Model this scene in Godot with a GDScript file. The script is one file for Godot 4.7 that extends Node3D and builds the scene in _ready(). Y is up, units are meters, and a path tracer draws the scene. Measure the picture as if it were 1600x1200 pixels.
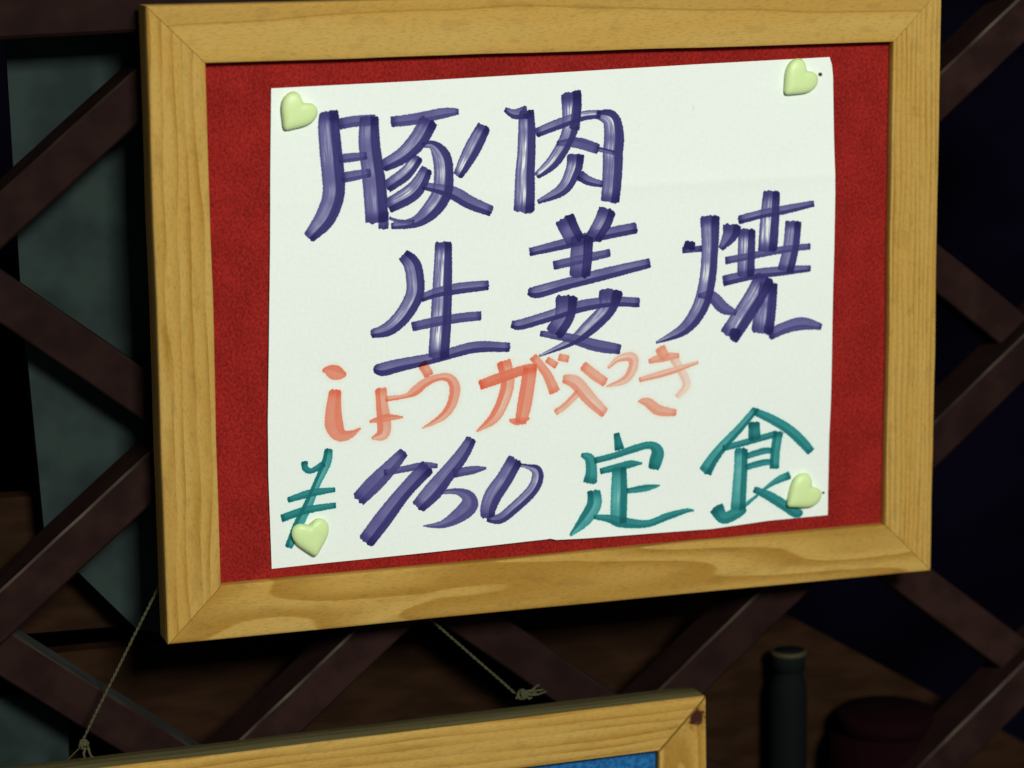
extends Node3D
# A framed menu board hanging on a dark lattice screen, seen close up at night under one lamp.
# Lengths inside the builders are millimetres round the middle of the menu board's front; put() turns them into metres at UP above the ground.

const UP := 1.4
const PAPER := Rect2(-152, -124, 304, 246)   # the sheet the ink is laid on (x right, y down)
const DPM := 5.5
var tw := 0
var th := 0
var dens := []                                # violet, green, orange ink laid down so far
var haze := PackedFloat32Array()              # orange/green camera colour fringe painted round the strokes
var rough := FastNoiseLite.new()
var fine := FastNoiseLite.new()
var slow := FastNoiseLite.new()
var org := Vector3.ZERO                       # where the thing being built has its base (mm)

func _ready():
	rough.seed = 3; rough.frequency = 0.45; rough.fractal_octaves = 2
	fine.seed = 8; fine.frequency = 1.0; fine.fractal_octaves = 1
	slow.seed = 21; slow.frequency = 0.02; slow.fractal_octaves = 3
	set_camera()
	set_light()
	build_setting()
	build_lattice()
	build_things_behind()
	build_menu_board()
	build_menu_sheet()
	build_pushpins()
	build_second_board()

# ---------------------------------------------------------------- camera and light
func set_camera():
	var c := Camera3D.new()
	c.name = "camera"
	add_child(c)
	var yaw := -0.31408
	var pitch := -0.18518
	var roll := -0.010356
	c.transform = Transform3D(Basis(Vector3.UP, yaw) * Basis(Vector3.RIGHT, pitch) * Basis(Vector3.BACK, roll), Vector3(-0.4255, UP + 0.2054, 1.2253))
	c.near = 0.05; c.far = 20.0
	var a := CameraAttributesPhysical.new()
	a.frustum_focal_length = 84.4
	a.exposure_aperture = 5.0
	a.frustum_focus_distance = 1.30
	c.attributes = a
	c.fov = 16.176
	c.current = true

func set_light():
	var w := WorldEnvironment.new()
	w.name = "evening"
	var e := Environment.new()
	e.background_mode = Environment.BG_COLOR
	e.background_color = Color(0.075, 0.078, 0.085).linear_to_srgb()
	e.tonemap_mode = Environment.TONE_MAPPER_LINEAR
	e.tonemap_exposure = 1.1
	e.sdfgi_enabled = true; e.ssao_enabled = true; e.ssil_enabled = true
	w.environment = e
	add_child(w)
	var l := AreaLight3D.new()
	l.name = "shop_lamp"
	l.area_size = Vector2(0.42, 0.42)
	l.light_color = Color(0.985, 1.0, 0.965)
	l.light_energy = 6.6
	l.area_range = 8.0
	l.shadow_enabled = true
	add_child(l)
	l.look_at_from_position(Vector3(-0.02, UP + 1.06, 2.45), Vector3(0, UP, 0))

# ---------------------------------------------------------------- helpers
func numbered(called: String, parent: Node) -> String:
	if not parent.has_node(called): return called
	var k := 1
	while parent.has_node("%s_%03d" % [called, k]): k += 1
	return "%s_%03d" % [called, k]

func thing(called, label, category, at: Vector3, group := "") -> Node3D:
	var o := Node3D.new()
	o.name = numbered(called, self)
	add_child(o)
	org = at
	o.position = at * 0.001 + Vector3(0, UP, 0)
	o.set_meta("label", label); o.set_meta("category", category)
	if group: o.set_meta("group", group)
	return o

func part(called, mesh: Mesh, m: Material, parent: Node, shift := Vector3.ZERO) -> MeshInstance3D:
	var o := MeshInstance3D.new()
	o.name = numbered(called, parent)
	o.mesh = mesh
	o.material_override = m
	o.position = shift
	parent.add_child(o)
	return o

func pt(v: Vector3) -> Vector3: return (v - org) * 0.001

func st_new() -> SurfaceTool:
	var s := SurfaceTool.new()
	s.begin(Mesh.PRIMITIVE_TRIANGLES)
	return s

func tri(s: SurfaceTool, a, b, c, ua = Vector2.ZERO, ub = Vector2.ZERO, uc = Vector2.ZERO):   # clockwise seen from outside
	s.set_uv(ua); s.add_vertex(pt(a)); s.set_uv(ub); s.add_vertex(pt(b)); s.set_uv(uc); s.add_vertex(pt(c))

func done(s: SurfaceTool) -> ArrayMesh:
	s.index(); s.generate_normals()
	return s.commit()

func mat(c: Color, r := 0.6, spec := 0.5) -> StandardMaterial3D:
	var m := StandardMaterial3D.new()
	m.albedo_color = c.linear_to_srgb(); m.roughness = r; m.metallic_specular = spec
	return m

func grainy(lo: Color, hi: Color, freq: float, sc: Vector3, r := 0.75, sd := 1) -> StandardMaterial3D:
	var n := FastNoiseLite.new()
	n.seed = sd; n.frequency = freq; n.fractal_octaves = 4
	var g := Gradient.new()
	g.set_color(0, lo.linear_to_srgb()); g.set_color(1, hi.linear_to_srgb())
	g.set_offset(0, 0.25); g.set_offset(1, 0.75)
	var t := NoiseTexture2D.new()
	t.width = 512; t.height = 512; t.seamless = true; t.noise = n; t.color_ramp = g
	var m := StandardMaterial3D.new()
	m.albedo_texture = t; m.roughness = r; m.metallic_specular = 0.12
	m.uv1_triplanar = true; m.uv1_scale = sc
	m.vertex_color_use_as_albedo = true
	return m

# a bar with chamfered front edges: from u0 to u1 along d, front face between the lines c0 (lower) and c1 (upper) along n, from z0 (front) back to z1; the upper front edge is painted pale as if catching light
func bar(d: Vector2, c0: float, c1: float, u0: float, u1: float, z0: float, z1: float, edge_light: float, ch := 0.9, seed_at := 0.0, dust_and_light := 0.0) -> ArrayMesh:
	var n := Vector2(-d.y, d.x)
	var prof := [Vector2(c0, z1), Vector2(c0, z0 - ch), Vector2(c0 + ch, z0), Vector2(c1 - ch, z0), Vector2(c1, z0 - ch), Vector2(c1, z1)]
	var s := st_new()
	s.set_smooth_group(-1)
	var steps := 40
	for k in 6:
		var a: Vector2 = prof[k]
		var b: Vector2 = prof[(k + 1) % 6]
		for i in steps:
			var q := []
			for e in [[i, a], [i + 1, a], [i + 1, b], [i, b]]:
				var u: float = lerpf(u0, u1, e[0] / float(steps))
				var w: float = 0.35 * slow.get_noise_2d(u * 1.5, seed_at * 40.0 + c0)
				var p: Vector2 = d * u + n * (e[1].x + w)
				q.append(Vector3(p.x, p.y, e[1].y))
			var tone := []
			for e in [0, 1]:
				var u: float = lerpf(u0, u1, (i + e) / float(steps))
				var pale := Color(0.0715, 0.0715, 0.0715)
				if k == 3 and edge_light > 0.0:
					var f: float = clampf(0.55 + 1.1 * slow.get_noise_2d(u * 1.6, seed_at * 70.0 + 9.0), 0.1, 1.0) * edge_light * 0.62
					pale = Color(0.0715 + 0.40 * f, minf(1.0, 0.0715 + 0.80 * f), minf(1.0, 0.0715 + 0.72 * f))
				elif k == 4 and dust_and_light > 0.0:  # greyer upper side: dust, with the light from above painted in
					var f: float = dust_and_light * (0.7 + 0.6 * slow.get_noise_2d(u * 2.0, seed_at * 50.0))
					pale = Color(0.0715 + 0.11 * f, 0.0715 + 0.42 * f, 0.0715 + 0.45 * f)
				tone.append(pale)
			for e in [0, 2, 1, 0, 3, 2]:
				s.set_color(tone[1] if e == 1 or e == 2 else tone[0])
				s.set_uv(Vector2.ZERO); s.add_vertex(pt(q[e]))
	s.set_color(Color(0.0715, 0.0715, 0.0715))
	for e in [u0, u1]:
		var v := []
		for p in prof:
			var w2: Vector2 = d * e + n * p.x
			v.append(Vector3(w2.x, w2.y, p.y))
		for k in range(1, 5):
			if e == u0: tri(s, v[0], v[k + 1], v[k])
			else: tri(s, v[0], v[k], v[k + 1])
	return done(s)

# a flat board cut to an outline (mm, counter-clockwise), of some thickness behind z
func plate(outline: PackedVector2Array, z: float, thick: float) -> ArrayMesh:
	var s := st_new()
	s.set_smooth_group(-1)
	s.set_color(Color.WHITE)
	var ids := Geometry2D.triangulate_polygon(outline)
	for k in range(0, ids.size(), 3):
		var a := outline[ids[k]]; var b := outline[ids[k + 1]]; var c := outline[ids[k + 2]]
		if (b - a).cross(c - a) > 0.0:
			var t := b; b = c; c = t
		tri(s, Vector3(a.x, a.y, z), Vector3(b.x, b.y, z), Vector3(c.x, c.y, z))
		tri(s, Vector3(a.x, a.y, z - thick), Vector3(c.x, c.y, z - thick), Vector3(b.x, b.y, z - thick))
	for k in outline.size():
		var a := outline[k]; var b := outline[(k + 1) % outline.size()]
		var a1 := Vector3(a.x, a.y, z); var b1 := Vector3(b.x, b.y, z)
		var back := Vector3(0, 0, thick)
		tri(s, a1, a1 - back, b1); tri(s, b1, a1 - back, b1 - back)
	return done(s)

func rect(x0, y0, x1, y1) -> PackedVector2Array:
	return PackedVector2Array([Vector2(x0, y0), Vector2(x1, y0), Vector2(x1, y1), Vector2(x0, y1)])

# a round tube along points, radius may change; used for the cord's strands
func tube(s: SurfaceTool, pts: PackedVector3Array, radii: PackedFloat32Array, sides := 7):
	var rings := []
	for i in pts.size():
		var t: Vector3 = (pts[mini(i + 1, pts.size() - 1)] - pts[maxi(i - 1, 0)]).normalized()
		var a := t.cross(Vector3(0.3, 0.2, 1)).normalized()
		var b := t.cross(a)
		var ring := []
		for k in sides:
			var f := TAU * k / sides
			ring.append(pts[i] + (a * cos(f) + b * sin(f)) * radii[i])
		rings.append(ring)
	for i in pts.size() - 1:
		for k in sides:
			var k2 := (k + 1) % sides
			tri(s, rings[i][k], rings[i + 1][k], rings[i][k2]); tri(s, rings[i][k2], rings[i + 1][k], rings[i + 1][k2])
	for k in range(1, sides - 1):
		tri(s, rings[0][0], rings[0][k], rings[0][k + 1])
		var last: Array = rings[-1]
		tri(s, last[0], last[k + 1], last[k])

func lathe(profile: Array, at: Vector3, sides := 40) -> ArrayMesh:   # profile of (radius, height), from the bottom up
	var s := st_new()
	s.set_color(Color.WHITE)
	for i in profile.size() - 1:
		for k in sides:
			var q := []
			for e in [[i, k], [i + 1, k], [i + 1, k + 1], [i, k + 1]]:
				var f: float = TAU * e[1] / sides
				q.append(at + Vector3(cos(f) * profile[e[0]].x, profile[e[0]].y, sin(f) * profile[e[0]].x))
			tri(s, q[0], q[1], q[2]); tri(s, q[0], q[2], q[3])
	return done(s)

# ---------------------------------------------------------------- the setting
func build_setting():
	org = Vector3.ZERO
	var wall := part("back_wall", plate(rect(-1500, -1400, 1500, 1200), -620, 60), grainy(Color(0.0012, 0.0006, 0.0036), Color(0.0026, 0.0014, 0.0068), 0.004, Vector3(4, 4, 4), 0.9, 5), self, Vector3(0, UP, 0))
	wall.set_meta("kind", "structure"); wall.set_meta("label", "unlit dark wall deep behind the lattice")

# ---------------------------------------------------------------- the lattice
func build_lattice():
	var o := thing("lattice_screen", "dark brown wooden lattice screen of crossed diagonal slats behind both boards", "lattice", Vector3(0, -340, -45))
	var woods := []
	for k in 3:
		var t := 1.0 + 0.12 * (k - 1)
		woods.append(grainy(Color(0.0138, 0.0062, 0.0054) * 14.0 * t, Color(0.0212, 0.0099, 0.0083) * 14.0 * t, 0.010, Vector3(7, 7, 7), 0.7, 40 + k))
	var th1 := deg_to_rad(40.0)
	var th2 := deg_to_rad(-38.0)
	var d1 := Vector2(cos(th1), sin(th1)); var d2 := Vector2(cos(th2), sin(th2))
	var rise := [220.5, 81.0, -58.0, -198.2, -339.5]
	for k in rise.size():
		var c: float = rise[k]
		var lo: float = maxf((-335.0 - c * d1.x) / d1.y, -380.0)
		var hi: float = minf((150.0 - c * d1.x) / d1.y, 420.0)
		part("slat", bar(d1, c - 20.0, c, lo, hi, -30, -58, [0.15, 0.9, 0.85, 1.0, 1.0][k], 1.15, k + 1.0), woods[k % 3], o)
	var fall := [148.0, 9.5, -142.0, -282.0]
	for k in fall.size():
		var c: float = fall[k]
		var lo: float = maxf((c * d2.x - 150.0) / -d2.y, -420.0)
		var hi: float = minf((c * d2.x + 335.0) / -d2.y, 420.0)
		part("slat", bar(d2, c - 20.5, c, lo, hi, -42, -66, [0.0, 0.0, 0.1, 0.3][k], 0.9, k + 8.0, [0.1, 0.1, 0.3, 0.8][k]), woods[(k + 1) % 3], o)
	var th3 := deg_to_rad(1.5)
	part("top_rail", bar(Vector2(cos(th3), sin(th3)), 142.0, 196.0, -420, 460, -27, -66, 0.0, 1.6, 20.0), woods[0], o)

# ---------------------------------------------------------------- what stands behind it
func build_things_behind():
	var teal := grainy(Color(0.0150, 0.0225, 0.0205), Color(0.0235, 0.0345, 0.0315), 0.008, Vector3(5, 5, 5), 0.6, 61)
	var o := thing("painted_panel", "grey-green painted panel leaning behind the left side of the lattice", "panel", Vector3(-205, -168, -80))
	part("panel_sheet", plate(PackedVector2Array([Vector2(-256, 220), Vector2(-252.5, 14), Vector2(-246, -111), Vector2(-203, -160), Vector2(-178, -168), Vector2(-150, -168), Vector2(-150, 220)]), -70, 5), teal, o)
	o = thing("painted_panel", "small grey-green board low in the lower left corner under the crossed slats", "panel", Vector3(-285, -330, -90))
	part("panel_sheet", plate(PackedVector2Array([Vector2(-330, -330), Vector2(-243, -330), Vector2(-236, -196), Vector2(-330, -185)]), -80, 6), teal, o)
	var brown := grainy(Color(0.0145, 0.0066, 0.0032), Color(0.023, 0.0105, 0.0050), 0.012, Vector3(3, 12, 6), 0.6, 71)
	o = thing("wooden_crossboard", "brown horizontal board behind the grey-green panel at the left edge", "board", Vector3(-260, -165, -105))
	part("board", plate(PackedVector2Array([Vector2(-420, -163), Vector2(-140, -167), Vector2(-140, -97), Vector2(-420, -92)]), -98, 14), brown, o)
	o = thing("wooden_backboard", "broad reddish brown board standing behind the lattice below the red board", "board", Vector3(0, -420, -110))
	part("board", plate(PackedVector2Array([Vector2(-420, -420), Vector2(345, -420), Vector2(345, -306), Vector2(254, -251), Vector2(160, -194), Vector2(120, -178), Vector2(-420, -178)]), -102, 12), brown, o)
	o = thing("glass_bottle", "dark green glass bottle with a pale cap ring right of the lower board", "bottle", Vector3(160, -330, -84))
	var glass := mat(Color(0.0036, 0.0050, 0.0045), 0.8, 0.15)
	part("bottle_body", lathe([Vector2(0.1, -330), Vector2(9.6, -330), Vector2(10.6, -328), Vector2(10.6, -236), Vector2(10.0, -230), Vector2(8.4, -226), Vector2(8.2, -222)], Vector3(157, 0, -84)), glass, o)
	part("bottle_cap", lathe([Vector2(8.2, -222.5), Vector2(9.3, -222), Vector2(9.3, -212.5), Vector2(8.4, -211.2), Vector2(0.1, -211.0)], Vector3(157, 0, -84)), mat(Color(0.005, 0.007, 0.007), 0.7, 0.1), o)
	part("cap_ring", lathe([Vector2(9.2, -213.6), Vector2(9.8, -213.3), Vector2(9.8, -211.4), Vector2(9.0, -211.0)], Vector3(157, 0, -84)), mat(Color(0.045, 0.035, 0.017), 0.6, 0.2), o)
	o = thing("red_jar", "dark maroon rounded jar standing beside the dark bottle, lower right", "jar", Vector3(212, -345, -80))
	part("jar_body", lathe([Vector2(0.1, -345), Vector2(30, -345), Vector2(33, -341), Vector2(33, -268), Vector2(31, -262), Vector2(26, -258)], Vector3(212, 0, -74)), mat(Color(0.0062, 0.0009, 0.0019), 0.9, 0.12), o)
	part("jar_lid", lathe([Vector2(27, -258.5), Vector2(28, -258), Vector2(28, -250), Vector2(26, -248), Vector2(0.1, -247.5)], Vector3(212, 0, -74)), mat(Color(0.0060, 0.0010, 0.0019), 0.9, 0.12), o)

# ---------------------------------------------------------------- framed boards
# one wooden rail's own grain, along u; style 0 straight fine lines, 1 broad cathedral figure, 2 pale with one dark edge line
func grain(sd: int, style: int, knot := Vector2(-1, -1), lines := 5.2) -> StandardMaterial3D:
	var w := 1400
	var h := 112
	var n := FastNoiseLite.new(); n.seed = sd; n.frequency = 1.0; n.fractal_octaves = 2
	var data := PackedByteArray(); data.resize(w * h * 3)
	var early := Color(0.475, 0.274, 0.060)
	var late := Color(0.325, 0.162, 0.024)
	var tint := Color(0.500, 0.325, 0.092)
	for j in h:
		var v := j / float(h)
		for i in w:
			var u := i / float(h)           # in rail widths
			var fib := n.get_noise_2d(u * 1.2, v * 60.0) * 0.5 + n.get_noise_2d(u * 6.0 + 50.0, v * 95.0) * 0.5
			var f := 0.0
			var g := 0.0
			if style == 0:
				var q := v * lines + 0.55 * n.get_noise_2d(u * 0.16, v * 1.6) + 0.10 * n.get_noise_2d(u * 0.5, v * 4.0 + 7.0)
				q -= floorf(q)
				f = 1.15 * pow(q, 2.2) * smoothstep(1.0, 0.93, q) * (0.7 + 0.6 * n.get_noise_2d(u * 0.3, v * 3.0 + 20.0))
				g = 0.5 + 0.7 * n.get_noise_2d(u * 0.25, v * 2.2 + 30.0)
			elif style == 1:
				var q := 1.5 * n.get_noise_2d(u * 0.10 + v * 0.10, v * 0.55 - u * 0.02) + 0.45 * v + 0.05 * n.get_noise_2d(u * 0.6, v * 2.0)
				q = q * 1.5 + 0.2
				q -= floorf(q)
				f = 0.82 * smoothstep(0.1, 0.92, q) * smoothstep(1.0, 0.93, q)
				g = 0.5 + 0.8 * n.get_noise_2d(u * 0.15, v * 0.9 + 30.0)
			else:
				var y := 0.30 + 0.13 * sin(u * 0.42 + 2.6) + 0.05 * n.get_noise_2d(u * 0.3, 4.0)
				f = 0.55 * exp(-pow((v - y) / 0.018, 2.0)) + 0.32 * smoothstep(0.10, -0.06, v - y) + 0.12 * smoothstep(0.9, 1.0, v)
				g = 0.6 + 0.6 * n.get_noise_2d(u * 0.2, v * 1.6 + 30.0)
			f = clampf(f + 0.10 * fib, 0.0, 1.0)
			var c := early.lerp(tint, clampf(g, 0.0, 1.0) * 0.7).lerp(late, f)
			c = c * (1.0 + 0.15 * fib)
			var pore := fine.get_noise_2d(u * 7.0 + sd * 9.0, v * 110.0)          # short dark pores and a few scuffs
			c = c * (1.0 - 0.22 * smoothstep(0.35, 0.7, pore)) * (1.0 - 0.10 * smoothstep(0.25, 0.6, n.get_noise_2d(u * 1.1 + 90.0, v * 3.0)))
			if knot.x >= 0.0:
				var e := Vector2((u - knot.x) / 0.23, (v - knot.y) / 0.21)
				var r := e.length() * (1.0 + 0.5 * n.get_noise_2d(u * 7.0, v * 7.0))
				c = c.lerp(Color(0.045, 0.014, 0.008), smoothstep(1.1, 0.5, r)).lerp(late * 0.8, 0.5 * smoothstep(1.7, 1.0, r) * smoothstep(0.7, 1.0, r))
			c = c.linear_to_srgb()
			var at := (j * w + i) * 3
			data[at] = int(clampf(c.r, 0, 1) * 255); data[at + 1] = int(clampf(c.g, 0, 1) * 255); data[at + 2] = int(clampf(c.b, 0, 1) * 255)
	var m := StandardMaterial3D.new()
	m.albedo_texture = ImageTexture.create_from_image(Image.create_from_data(w, h, false, Image.FORMAT_RGB8, data))
	m.roughness = 0.8; m.metallic_specular = 0.2; m.vertex_color_use_as_albedo = true
	return m

# a mitred rail: outer corners a and b (seen from the front, the opening on the left of a->b), its width, inset of the mitre seam
func rail(a: Vector2, b: Vector2, ia: Vector2, ib: Vector2, depth: float, recess: float, gap: float, wob: float, grime := false) -> ArrayMesh:
	var d := (b - a).normalized()
	a += d * gap; b -= d * gap; ia += d * gap; ib -= d * gap
	var prof := [Vector2(0.03, -depth), Vector2(0.0, -depth + 1.0), Vector2(0.0, -1.3), Vector2(0.007, -0.75), Vector2(0.022, -0.3), Vector2(0.05, -0.06), Vector2(0.12, 0.0), Vector2(0.5, 0.03), Vector2(0.9, 0.0), Vector2(0.982, -0.05), Vector2(0.994, -0.18), Vector2(1.0, -0.45), Vector2(1.0, -recess), Vector2(0.97, -recess - 3.0), Vector2(0.6, -depth)]
	var s := st_new()
	var steps := 24
	var run := 0.0
	for k in prof.size():
		var p: Vector2 = prof[k]
		var q: Vector2 = prof[(k + 1) % prof.size()]
		for i in steps:
			var v := []
			var uv := []
			for e in [[i, p], [i + 1, p], [i + 1, q], [i, q]]:
				var t: float = e[0] / float(steps)
				var w: float = e[1].x
				var o := a.lerp(ia, w).lerp(b.lerp(ib, w), t)
				var bend: float = wob * slow.get_noise_2d(t * 160.0 + a.x * 3.0, w * 10.0 + a.y * 3.0) * sin(PI * t)
				v.append(Vector3(o.x + bend * absf(d.y), o.y + bend * absf(d.x), e[1].y + bend * 0.4))
				uv.append(Vector2((o - a).dot(d) / (a.distance_to(b) + 0.01), clampf(w, 0.0, 0.999) if e[1].y > -3.0 else clampf(w + e[1].y * 0.03, -1.0, 1.0)))
			s.set_color(Color(0.30, 0.42, 0.75) if grime and k <= 1 else Color.WHITE)
			if k >= 0:
				tri(s, v[0], v[1], v[2], uv[0], uv[1], uv[2]); tri(s, v[0], v[2], v[3], uv[0], uv[2], uv[3])
	s.set_smooth_group(-1)
	s.set_color(Color.WHITE)
	for e in 2:
		var ring := []
		for p in prof:
			var o: Vector2 = (a.lerp(ia, p.x) if e == 0 else b.lerp(ib, p.x))
			ring.append(Vector3(o.x, o.y, p.y))
		for k in range(1, prof.size() - 1):
			if e == 0: tri(s, ring[0], ring[k], ring[k + 1])
			else: tri(s, ring[0], ring[k + 1], ring[k])
	s.index(); s.generate_normals()
	return s.commit()

# called rails in the order top, right, bottom, left; corners are the outer top left, top right, bottom right, bottom left, then the inner four
func frame(o: Node3D, c: Array, mats: Array, seams: Array, grime := false):
	for k in 4:
		var n := (k + 1) % 4
		part("frame_rail", rail(c[k], c[n], c[4 + k], c[4 + n], 20.0, 6.0, seams[k], 0.5, grime and k == 0), mats[k], o)

func felt(w: int, h: int, lo: Color, hi: Color, sd: int) -> StandardMaterial3D:
	var n := FastNoiseLite.new(); n.seed = sd; n.frequency = 0.21; n.fractal_octaves = 3; n.fractal_gain = 0.65
	var data := PackedByteArray(); data.resize(w * h * 3)
	var bump := Image.create(w, h, false, Image.FORMAT_L8)
	for j in h:
		for i in w:
			var a := n.get_noise_2d(i, j)
			var f := clampf(0.5 + 0.95 * a + 0.30 * fine.get_noise_2d(i * 1.7, j * 1.7) + 0.28 * slow.get_noise_2d(i * 0.8, j * 0.8), 0.0, 1.0)
			var c := lo.lerp(hi, f).linear_to_srgb()
			var at := (j * w + i) * 3
			data[at] = int(c.r * 255); data[at + 1] = int(c.g * 255); data[at + 2] = int(c.b * 255)
			bump.set_pixel(i, j, Color(f, f, f))
	var m := StandardMaterial3D.new()
	m.albedo_texture = ImageTexture.create_from_image(Image.create_from_data(w, h, false, Image.FORMAT_RGB8, data))
	m.roughness = 0.95; m.metallic_specular = 0.2
	bump.bump_map_to_normal_map(1.2)
	m.normal_enabled = true; m.normal_texture = ImageTexture.create_from_image(bump); m.normal_scale = 0.8
	return m

func felt_sheet(x0: float, y0: float, x1: float, y1: float, z: float, thick: float) -> ArrayMesh:
	var s := st_new()
	s.set_smooth_group(-1)
	var a := Vector3(x0, y1, z); var b := Vector3(x1, y1, z); var c := Vector3(x1, y0, z); var d := Vector3(x0, y0, z)
	tri(s, a, b, c, Vector2(0, 0), Vector2(1, 0), Vector2(1, 1)); tri(s, a, c, d, Vector2(0, 0), Vector2(1, 1), Vector2(0, 1))
	var k := Vector3(0, 0, thick)
	tri(s, a - k, c - k, b - k); tri(s, a - k, d - k, c - k)
	for e in [[a, b], [b, c], [c, d], [d, a]]:
		tri(s, e[0], e[0] - k, e[1]); tri(s, e[1], e[0] - k, e[1] - k)
	s.index(); s.generate_normals(); s.generate_tangents()
	return s.commit()

func build_menu_board():
	var o := thing("menu_board", "pine-framed notice board with a red felt back, holding the handwritten white sheet", "notice board", Vector3(0, -150, -10))
	var c := [Vector2(-200, 150), Vector2(200, 150), Vector2(200, -150), Vector2(-200, -150), Vector2(-173.4, 123.4), Vector2(173.8, 123.4), Vector2(173.6, -123.4), Vector2(-173.7, -123.6)]
	frame(o, c, [grain(11, 2), grain(12, 0, Vector2(-1, -1), 9.5), grain(17, 1), grain(14, 0, Vector2(-1, -1), 4.6)], [0.12, 0.12, 0.18, 0.18])
	part("felt_panel", felt_sheet(-175.5, -125.5, 175.5, 125.5, -6.0, 8.0), felt(900, 644, Color(0.165, 0.0085, 0.0070), Color(0.355, 0.0195, 0.0150), 5), o)

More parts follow.
